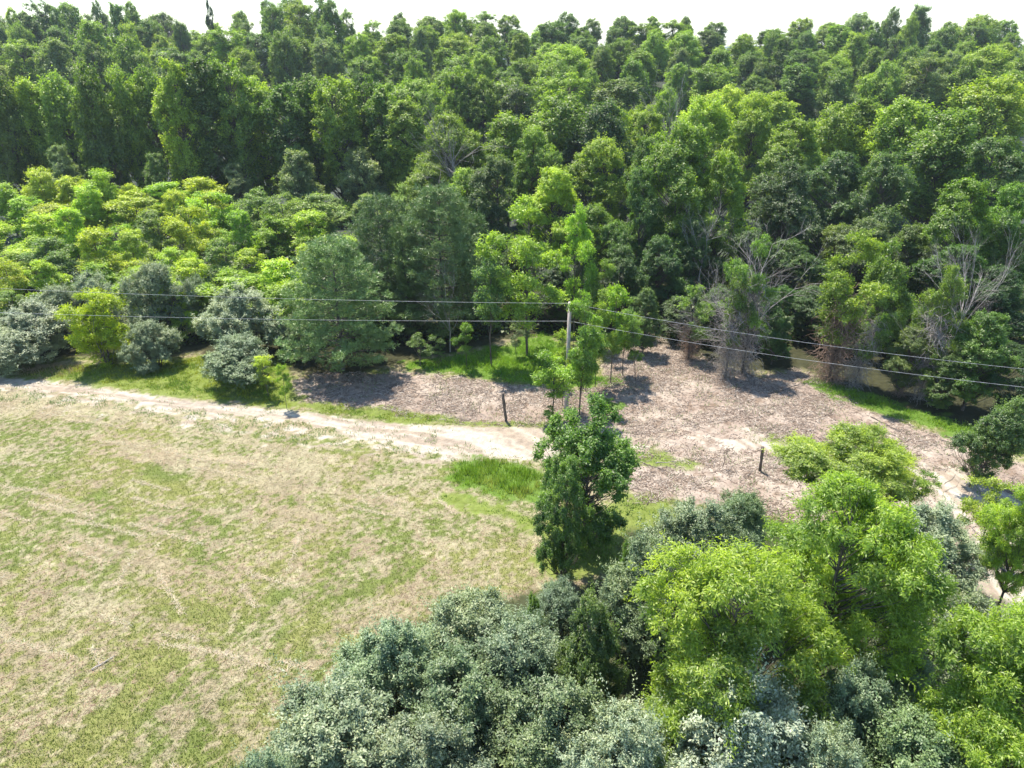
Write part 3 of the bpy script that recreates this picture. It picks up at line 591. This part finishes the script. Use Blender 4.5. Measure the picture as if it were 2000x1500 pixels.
T("sapling0", 1190, 815, 780, 55, (.19, .33, .06), "tuft of lime leaves behind the top of the large dark tree", name="sapling")
# ------------------------------------------------------------------ ragged woodland edge right of the clearing
EDGE_C = (.13, .21, .05)
def extra(e, me, nm, sc=(1, 1, 1), rz=0, loc=(0, 0, 0)):
    o = link(nm, me, e, loc); o.scale = sc; o.rotation_euler = (0, 0, rz); return o
def ragged(key, bx, by, ty, w, col, label, bare=None, tang=None, **kw):
    e = near(key, bx, by, ty, w, col, name="ragged_tree", label=label, **kw); x, y, z = gpt(bx, by); h = at_depth(bx, ty, y)[2] - z
    if bare is not None: s = h / (9 if bare < 2 else 6) * 1.02; extra(e, BARE[bare], "bare_branches", (s, s, s), kw.get('rz', 0))
    if tang is not None: s = h / 8; extra(e, TANG[tang], "dead_vines", (s, s, s * 1.1))
ragged("sapling2", 1345, 700, 560, 105, (.17, .29, .06), "low leafy tree with arching grey twigs at the top of the mulched slope", 2, 1)
ragged("sapling1", 1416, 738, 540, 70, EDGE_C, "crooked tan stemmed tree left of the vine choked snag", 2, 0)
ragged("airy0", 1450, 728, 462, 110, (.15, .27, .045), "vine choked snag with bare pale branches above green leaves", 0, 0)
ragged("edge0", 1505, 712, 560, 90, (.075, .16, .045), "leafy green tree right behind the vine choked snag", None, None)
ragged("airy1", 1620, 742, 448, 190, (.19, .29, .035), "tall yellow green tree with twin trunks wrapped in rusty dead vines", None, 1)
ragged("airy1", 1665, 756, 560, 105, (.17, .28, .06), "leaning tree with flat bright crown beside the twin trunked tree", None, 0, lean=(8, 0))
ragged("airy2", 1795, 780, 520, 120, (.17, .26, .035), "yellowish tree whose pale bare branches fan out to the right", 1, 0)
ragged("edge3", 1755, 770, 640, 110, (.13, .2, .06), "grey green bushy tree left of the fanned bare branches", None, 1)
ragged("edge1", 1880, 800, 612, 150, (.12, .21, .035), "dense tree with reddish leaf tips on the right edge of the clearing", None, None)
ragged("edge2", 1830, 800, 690, 100, (.12, .2, .04), "low bushy tree at the foot of the reddish tipped one", None, None)
ragged("edge0", 1975, 830, 690, 110, (.05, .12, .035), "dark bushy tree at the right edge above the grass", None, None)
ragged("young3", 1690, 700, 470, 120, (.17, .26, .04), "light green tree behind the leaning flat crowned one", None, None)

# ------------------------------------------------------------------ middle woods, right (explicit crowns)
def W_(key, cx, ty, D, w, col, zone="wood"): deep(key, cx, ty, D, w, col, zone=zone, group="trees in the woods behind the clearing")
for a in [("edge0", 1335, 240, 76, 215, MID), ("edge1", 1255, 330, 73, 120, DARK), ("edge2", 1420, 300, 74, 150, MID), ("edge3", 1180, 272, 92, 160, LITE),
          ("edge0", 970, 305, 84, 145, (.11, .17, .055)), ("edge1", 1085, 330, 82, 150, YG), ("edge2", 1160, 400, 78, 120, MID), ("edge3", 1545, 318, 78, 170, (.08, .14, .05)),
          ("edge0", 1480, 185, 108, 150, LITE), ("edge1", 1560, 235, 98, 180, MID), ("edge2", 1650, 300, 86, 160, (.10, .17, .06)), ("edge3", 1735, 300, 82, 150, (.09, .16, .05)),
          ("broad0", 1780, 195, 112, 160, LITE), ("broad1", 1870, 215, 100, 170, MID), ("broad2", 1950, 150, 128, 150, LITE), ("edge0", 1950, 270, 90, 180, (.10, .17, .05)),
          ("edge1", 1895, 352, 69, 190, (.15, .27, .03)), ("edge2", 1985, 360, 70, 130, (.14, .25, .03)), ("edge3", 1700, 430, 72, 170, (.12, .19, .07)), ("edge0", 1640, 440, 74, 110, (.17, .26, .04)),
          ("edge1", 1790, 440, 70, 120, (.14, .22, .05)), ("broad3", 1100, 182, 118, 170, MID), ("broad4", 1010, 172, 128, 130, (.09, .14, .06)), ("broad0", 1180, 200, 112, 130, (.08, .15, .04)),
          ("tulip1", 1260, 208, 122, 90, LITE), ("tulip0", 1215, 215, 126, 70, YG), ("broad1", 990, 225, 106, 140, MID), ("edge3", 870, 225, 100, 170, (.15, .23, .035)),
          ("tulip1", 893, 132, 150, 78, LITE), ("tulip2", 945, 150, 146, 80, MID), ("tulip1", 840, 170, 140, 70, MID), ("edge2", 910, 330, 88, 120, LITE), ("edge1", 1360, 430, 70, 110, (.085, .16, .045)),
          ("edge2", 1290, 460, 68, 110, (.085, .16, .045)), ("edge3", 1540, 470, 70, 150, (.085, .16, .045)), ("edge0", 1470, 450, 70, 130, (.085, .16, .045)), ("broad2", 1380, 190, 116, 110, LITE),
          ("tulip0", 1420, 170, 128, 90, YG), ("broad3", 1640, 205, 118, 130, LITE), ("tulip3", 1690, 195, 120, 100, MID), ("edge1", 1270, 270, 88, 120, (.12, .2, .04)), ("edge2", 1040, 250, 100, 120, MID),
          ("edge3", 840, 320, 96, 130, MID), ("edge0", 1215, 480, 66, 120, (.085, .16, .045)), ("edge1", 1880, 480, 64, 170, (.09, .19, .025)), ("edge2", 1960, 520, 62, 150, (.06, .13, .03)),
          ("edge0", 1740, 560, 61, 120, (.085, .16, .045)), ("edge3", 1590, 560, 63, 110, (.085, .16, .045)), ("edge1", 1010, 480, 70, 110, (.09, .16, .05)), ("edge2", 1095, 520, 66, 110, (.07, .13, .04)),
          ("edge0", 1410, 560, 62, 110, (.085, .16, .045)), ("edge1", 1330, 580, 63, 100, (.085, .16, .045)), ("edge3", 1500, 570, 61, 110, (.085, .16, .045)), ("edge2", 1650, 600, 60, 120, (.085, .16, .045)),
          ("edge0", 1800, 600, 58, 110, (.085, .16, .045)), ("edge3", 1930, 640, 55, 130, (.085, .16, .045)), ("edge2", 1990, 440, 68, 120, (.12, .22, .03))]:  # darkest leaf colours carry the shade of the lower woods
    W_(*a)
# tall wall of trees on the left
wall = [(-15, 150), (45, 152), (105, 140), (165, 132), (225, 133), (280, 128), (330, 118), (385, 113), (440, 122), (495, 148), (550, 160), (600, 148), (650, 150), (705, 142), (750, 160), (790, 190)]
for i, (cx, ty) in enumerate(wall):
    c = [(.12, .19, .025), LITE, MID][i % 3] if cx < 260 else [LITE, (.10, .18, .03), MID][i % 3]
    deep(f"tulip{i % 4}" if cx > 280 else f"broad{i % 5}", cx, ty + rr_.uniform(-4, 8), 116 + rr_.uniform(-3, 6), 105, c, zone="wall", group="tall trees in the dark wall left of the pines")
for i, (cx, ty) in enumerate([(110, 285), (575, 295), (300, 300), (700, 290), (455, 320)]):
    deep(f"broad{i % 5}" if i % 2 else "edge1", cx, ty, 109 + rr_.uniform(-3, 3), 85, [GREY, GREY, DARK][i % 3], zone="wallfront", group="shorter trees at the foot of the dark wall")
for i, cx in enumerate([335, 405, 470, 530, 600, 660, 720, 790]):
    deep(f"silver{i % 4}" if i % 3 else "edge1", cx, [372, 388, 392, 398, 402, 396, 380, 360][i], 107 + i % 3, 95, [(.26, .36, .10), (.24, .38, .06)][i % 2], zone="gap", name="low_tree", group="low grey trees before the dark wall")
# young yellow-green growth on the left
for k, (ty, D, xs) in enumerate([(345, 101, range(-10, 460, 68)), (385, 93, range(30, 700, 76)), (425, 85, range(-20, 700, 80)), (470, 77, range(20, 640, 80)), (520, 69, range(-10, 600, 92)), (565, 63, [30, 330, 420, 560])]):
    for j, cx in enumerate(xs):
        px = cx + rr_.uniform(-18, 18); t = ty + rr_.uniform(-26, 18)
        if k == 0 and cx > 200: t += 15
        if k == 1 and cx > 360: t += 12
        c = rr_.choice([YG, YG, (.40, .50, .07), (.32, .46, .05), (.26, .40, .05), (.36, .46, .05), (.20, .30, .09)])
        deep(f"young{rr_.randrange(6)}", px, t, D + rr_.uniform(-3, 3), rr_.uniform(88, 150), c, zone=f"young{k}", group="young yellow green trees above the silver shrubs")
# far hillside in ranks up to the skyline
SKY = [(-100, 45), (0, 42), (60, 28), (130, 32), (230, 22), (300, 40), (340, 45), (385, 80), (440, 42), (550, 18), (650, 22), (700, 58), (760, 42), (830, 45), (900, 36), (1000, 50), (1040, 64), (1100, 42), (1200, 52), (1300, 50), (1400, 56), (1450, 70), (1500, 66), (1560, 44), (1600, 74), (1640, 48), (1700, 46), (1800, 32), (1850, 56), (1900, 48), (1970, 54), (2100, 62)]
ranks = [(268, 0, 0), (244, 1, 14), (220, 2, 36), (196, 3, 62), (174, 4, 92), (152, 5, 124)]
for D, k, dy in ranks:
    wpx = 10.4 * FPX / (D * CP + 10); cx = -40 + rr_.uniform(0, 30)
    while cx < 2050:
        top = (np.interp(cx, *zip(*SKY)) - 50) * (1.45 if k < 2 else .9) + 34 + dy + rr_.uniform(-12, 16) * (1 if k else .5)
        if not (k >= 4 and cx < 760) and not (k == 5 and cx > 1500):
            kd = rr_.choice([f"tulip{i}" for i in (0, 1, 1, 2, 3)] + [f"broad{i}" for i in range(5)])
            c = rr_.choice([MID, LITE, (.22, .33, .05), (.15, .24, .05), (.18, .26, .09), (.17, .27, .045), (.24, .35, .06), (.13, .22, .05)])
            deep(kd, cx, top, D + rr_.uniform(-7, 7), wpx * rr_.choice([.7, .85, 1.0, 1.15, 1.3]), c, hmax=24, zone=f"rank{k}", group="trees on the far wooded hillside")
        cx += wpx * rr_.uniform(.82, 1.12)
# lone thin snag on the skyline
x, y, tz = at_depth(405, 0, 262); z = float(hill(x, y))
e = place("airy2", x, y, z, tz - z, 3.0, (.05, .09, .03), name="tulip_tree", label="thin lone tree poking up in the skyline gap at upper left", px=(405, 5))
for cx, ty, D, hgt, m, lb in [(312, 18, 262, 14, M_BARK, "dark leafless twiggy tree top on the skyline, left of the thin lone tree"), (335, 28, 258, 12, M_BARK, "smaller dark bare tree top on the skyline beside the twiggy one"),
                         (1315, 175, 124, 14, M_PALE, "grey bare tree in the dark hollow of the far woods"), (885, 215, 97, 13, M_PALE, "grey leafless tree among yellow green crowns above the pines"),
                         (1385, 395, 69, 13, M_PALE, "tall grey vine wrapped bare trunk in shade behind the clearing"), (872, 505, 60, 9, M_PALE, "fine grey bare tree in front of the tallest pine")]:
    x, y, tz = at_depth(cx, ty, D); z = float(hill(x, y)); h = tz - z
    o = link("dead_tree", bare_mesh("dead_tree", h, int(cx), .3, 10 if ty < 300 else 6, mat=m, thin=.6), None, (x, y, z)); tag(o, lb, "dead tree", "leafless trees in the woods")
print("trees placed", len(PLACED))

# leafy undergrowth on the forest floor
n = 150000; y = 62 + 240 * rs.rand(n) ** 1.8; x = (rs.rand(n) * 2 - 1) * (y * .95 + 20); q = fbm(x * .25, y * .25, 3)
k = q > .38; x, y, q = x[k], y[k], q[k]; n = len(x); zf = sdist(Z_FOREST[0], x, y) > 1.5; x, y, q = x[zf], y[zf], q[zf]; n = len(x)
P = np.stack([x, y, hill(x, y) + rs.rand(n) * np.clip((q - .36) * 9, .2, 2.2)], 1)
me = leafmesh("undergrowth", P, rs.normal(size=(n, 3)) * [1, 1, .5], rs.normal(size=(n, 3)) * .5 + [0, 0, 1], .3 + .35 * rs.rand(n), .2 + .2 * rs.rand(n), rs.rand(n), M_LEAF)
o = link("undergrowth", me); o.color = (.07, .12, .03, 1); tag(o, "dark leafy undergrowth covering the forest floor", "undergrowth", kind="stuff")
# ------------------------------------------------------------------ labels for the woods
ORD = "first second third fourth fifth sixth seventh eighth ninth tenth eleventh twelfth thirteenth fourteenth fifteenth sixteenth seventeenth eighteenth nineteenth twentieth".split()
def look(c):
    cr = [o for o in c.children if o.name.startswith("crown")][0].color; g = cr[1]; w = cr[0] / cr[1]; b = cr[2] / cr[1]
    if b > .34: return "grey green"
    if g > .24: return "yellow green"
    if g > .18: return "light green"
    return "dark green" if g < .125 else "mid green"
ZN = {"rank0": "along the skyline", "rank1": "in the hillside row just below the skyline", "rank2": "in the third hillside row below the sky", "rank3": "in the fourth hillside row below the sky",
      "rank4": "in the fifth hillside row below the sky", "rank5": "in the lowest row of the far hillside", "gap": "in the low row before the tall tree wall", "wall": "in the tall wall of trees", "wallfront": "at the foot of the tall tree wall",
      "young0": "in the back row of young trees", "young1": "in the second row of young trees", "young2": "in the third row of young trees", "young3": "in the fourth row of young trees", "young4": "in the fifth row of young trees", "young5": "among young trees behind the silver shrubs",
      "wood": "of the woods"}
by = {}
for p in PLACED:
    if p['zone']:
        zn = p['zone']
        if zn == "wood":
            yy = p['px'][1]; zn = "woodA" if yy < 215 else "woodB" if yy < 310 else "woodC" if yy < 445 else "woodD"
        by.setdefault((zn, look(p['e'])), []).append(p)
ZN.update(woodA="at the top of the near woods", woodB="in the upper woods behind the clearing", woodC="in the middle woods behind the clearing", woodD="in the shaded lower woods behind the clearing")
for (zn, lk), ps in by.items():
    ps.sort(key=lambda p: p['px'][0]); n = len(ps)
    for i, p in enumerate(ps):
        if n == 1: s = f"the only {lk} tree {ZN[zn]}"
        elif i < (n + 1) // 2: s = f"{ORD[i] + ' ' if i else 'left'}{'' if i else 'most '}{lk} tree{' from the left' if i else ''} {ZN[zn]}"
        else:
            j = n - 1 - i; s = f"{ORD[j] + ' ' if j else 'right'}{'' if j else 'most '}{lk} tree{' from the right' if j else ''} {ZN[zn]}"
        tag(p['e'], s.replace("  ", " "), "tree")

# ------------------------------------------------------------------ utility pole, wires, posts, sticks
def mesh_obj(name, paths, mat, parent=None, sides=10):
    Vt, Ft = tubes(paths, sides); return link(name, mesh_np(name, Vt, Ft, 4, mat, smooth=True), parent)
PX, PY, PZ = gpt(1106, 800); ptop = at_depth(1113, 590, PY)
pole = bpy.data.objects.new("utility_pole", None); scene.collection.objects.link(pole); pole.location = (PX, PY, PZ)
tag(pole, "weathered grey utility pole standing among saplings behind the large dark tree", "utility pole")
hp = ptop[2] - PZ; lx = ptop[0] - PX
def capped(pts, rad):
    pts = [list(p) for p in pts]; return (np.array([pts[0]] + pts + [pts[-1]]) + 0., np.array([.001] + list(rad) + [.001]))
mesh_obj("shaft", [(np.array([[0, 0, -.5], [lx * .5, 0, hp * .5], [lx, 0, hp], [lx, 0, hp + .004]]), np.array([.17, .15, .125, .001]))], M_POLE, pole, 14)
h2 = at_depth(1113, 627, PY)[2] - PZ
for dz in (hp - .12, h2):
    o = mesh_obj("insulator", [(np.array([[lx + .10, -.14, dz - .06], [lx + .10, -.14, dz - .05], [lx + .10, -.14, dz], [lx + .10, -.14, dz + .05], [lx + .10, -.14, dz + .06]]), np.array([.001, .05, .035, .05, .001]))], M_CERA, pole)
    mesh_obj("bracket", [(np.array([[lx, -.02, dz], [lx + .05, -.10, dz], [lx + .1, -.14, dz]]), np.array([.02, .02, .02]))], M_WIRE, pole, 6)
def wire(name, zoff, left_px, right_px, label):
    w0 = np.array([PX + lx, PY - .14, PZ + zoff]); pts = []
    L = np.array(at_depth(-500, left_px[1], left_px[0])); Rr = np.array(at_depth(2500, right_px[1], right_px[0]))
    for a, b, sag in ((L, w0, left_px[2]), (w0, Rr, right_px[2])):
        for t in np.linspace(0, 1, 25)[(0 if a is L else 1):]: pts.append(a * (1 - t) + b * t - np.array([0, 0, 4 * sag * t * (1 - t)]))
    o = mesh_obj(name, [(np.array(pts), np.full(len(pts), .010))], M_WIRE, None, 6); tag(o, label, "power line", "wires strung from the utility pole")
wire("power_line", hp - .05, (56, 535, .5), (34, 765, .7), "upper thin wire running across the scene from the pole top")
wire("power_line", h2 + .05, (56, 588, .5), (32, 805, .6), "lower thin wire strung from the pole just beneath the upper one")
def post(bx, by, tx, ty, r, label):
    x, y, z = gpt(bx, by); t = at_depth(tx, ty, y); h = t[2] - z; dx = t[0] - x; m = 7; rn = np.random.RandomState(int(bx))
    tt = np.linspace(0, 1, m); p = np.stack([dx * tt + rn.normal(0, .012, m), rn.normal(0, .012, m), -.3 + (h + .3) * tt], 1)
    p = np.concatenate([p, p[-1:] + [[.01, 0, .012]]]); o = mesh_obj("fence_post", [(p, np.concatenate([r * (1 + .12 * rn.normal(size=m)), [.004]]))], M_POST, None, 9)
    o.location = (x, y, z); tag(o, label, "fence post", "old wooden fence posts")
post(989, 822, 982, 768, .11, "old dark wooden fence post at the edge of the dirt track")
post(1485, 920, 1490, 873, .10, "old dark wooden fence post on the mulch behind the lime tree")
def stick(px, py, qx, qy, r, label, mat=M_PALE, up=.0, name="fallen_branch", group="sticks lying on open ground", seed=1):
    a = np.array(gpt(px, py)); b = np.array(gpt(qx, qy)); b[2] += up; a[2] += r + .03; b[2] += r + .03; rn = np.random.RandomState(seed)
    p = bend(a, b, rn, 7, .0, .25 * np.linalg.norm(b - a) * .3); paths = [(p, np.linspace(r, r * .4, 7))]
    for k in range(3):
        i = rn.randint(2, 6); d = unit(b - a) * .3 + rn.normal(0, .25, 3) * [1, 1, .3]; paths.append((bend(p[i], p[i] + d * np.linalg.norm(b - a) * .5, rn, 4), np.linspace(r * .5, r * .2, 4)))
    o = mesh_obj(name, paths, mat, None, 6); tag(o, label, "branch", group)
stick(180, 1310, 225, 1282, .035, "pale bare branch lying on the mown field at lower left", seed=3)
stick(1280, 905, 1340, 900, .03, "grey stick lying on the mulch right of the large dark tree", seed=4)
stick(1500, 770, 1590, 745, .04, "long dark stick on the mulch below the vine choked snag", M_BARK, seed=5)
stick(1255, 905, 1310, 925, .03, "short dark stick near the green strip on the mulch", M_BARK, seed=6)
stick(1700, 815, 1760, 845, .035, "dark stick at the foot of the grassy woodland edge", M_BARK, seed=7)
stick(1130, 745, 1165, 790, .03, "crooked dark branch lying at the foot of the saplings", M_BARK, seed=8)
n = 320; x, y = in_polys(Z_MULCH, 1.2, -.5); k = rs.permutation(len(x))[:n]; x, y = x[k], y[k]; paths = []
for a, b in zip(x, y):
    l = .4 + 1.5 * rs.rand() ** 3; an = rs.rand() * 6.28; zz_ = float(micro(np.array(a), np.array(b))) + .05; rd = .008 + .018 * rs.rand()
    p = np.array([a, b, zz_]) + np.linspace(-.5, .5, 5)[:, None] * np.array([math.cos(an), math.sin(an), rs.normal(0, .06)]) * l + rs.normal(0, .03 * l, (5, 3)) * [1, 1, .3]
    paths.append((p, np.linspace(rd, rd * .4, 5)))
tag(mesh_obj("twig_litter", paths, M_BARK, None, 4), "small dark twigs littering the shredded wood mulch", "twig litter", kind="stuff")
def twigs(bx, by, ty, label, seed, mat=M_BARK):
    x, y, z = gpt(bx, by); h = at_depth(bx, ty, y)[2] - z; me = bare_mesh("dead_sapling", h, seed, .5, 5, depth=1, mat=mat)
    o = link("dead_sapling", me, None, (x, y, z)); tag(o, label, "dead sapling", "leafless saplings on the mulch")
twigs(937, 806, 772, "leafless thin sapling on the mulch left of the fence post", 21)
twigs(852, 790, 758, "leafless twig stem on mulch right of the pine shadow", 22)
twigs(1411, 915, 868, "bushy dead sapling on the mulch left of the right fence post", 23)
twigs(688, 752, 735, "short dead twig standing in the shade of the front pine", 24)

# ------------------------------------------------------------------ air
hz = bpy.data.meshes.new("haze"); X0, X1, Y0, Y1, Z0, Z1 = -2550, 2550, -850, 4050, float(BZ.min()) - 1, 60.
hz.from_pydata([(X0, Y0, Z0), (X1, Y0, Z0), (X1, Y1, Z0), (X0, Y1, Z0), (X0, Y0, Z1), (X1, Y0, Z1), (X1, Y1, Z1), (X0, Y1, Z1)], [], [(3, 2, 1, 0), (4, 5, 6, 7), (0, 1, 5, 4), (1, 2, 6, 5), (2, 3, 7, 6), (3, 0, 4, 7)])
hm_ = bpy.data.materials.new("haze_air"); hm_.use_nodes = True; hn = hm_.node_tree; hn.nodes.clear()
pv = hn.nodes.new("ShaderNodeVolumePrincipled"); pv.inputs["Color"].default_value = (.82, .92, 1, 1); pv.inputs["Density"].default_value = .00014; pv.inputs["Anisotropy"].default_value = .2
ho = hn.nodes.new("ShaderNodeOutputMaterial"); hn.links.new(pv.outputs[0], ho.inputs["Volume"]); hz.materials.append(hm_)
tag(link("haze", hz), "thin bluish summer haze in the air", "haze", kind="stuff")
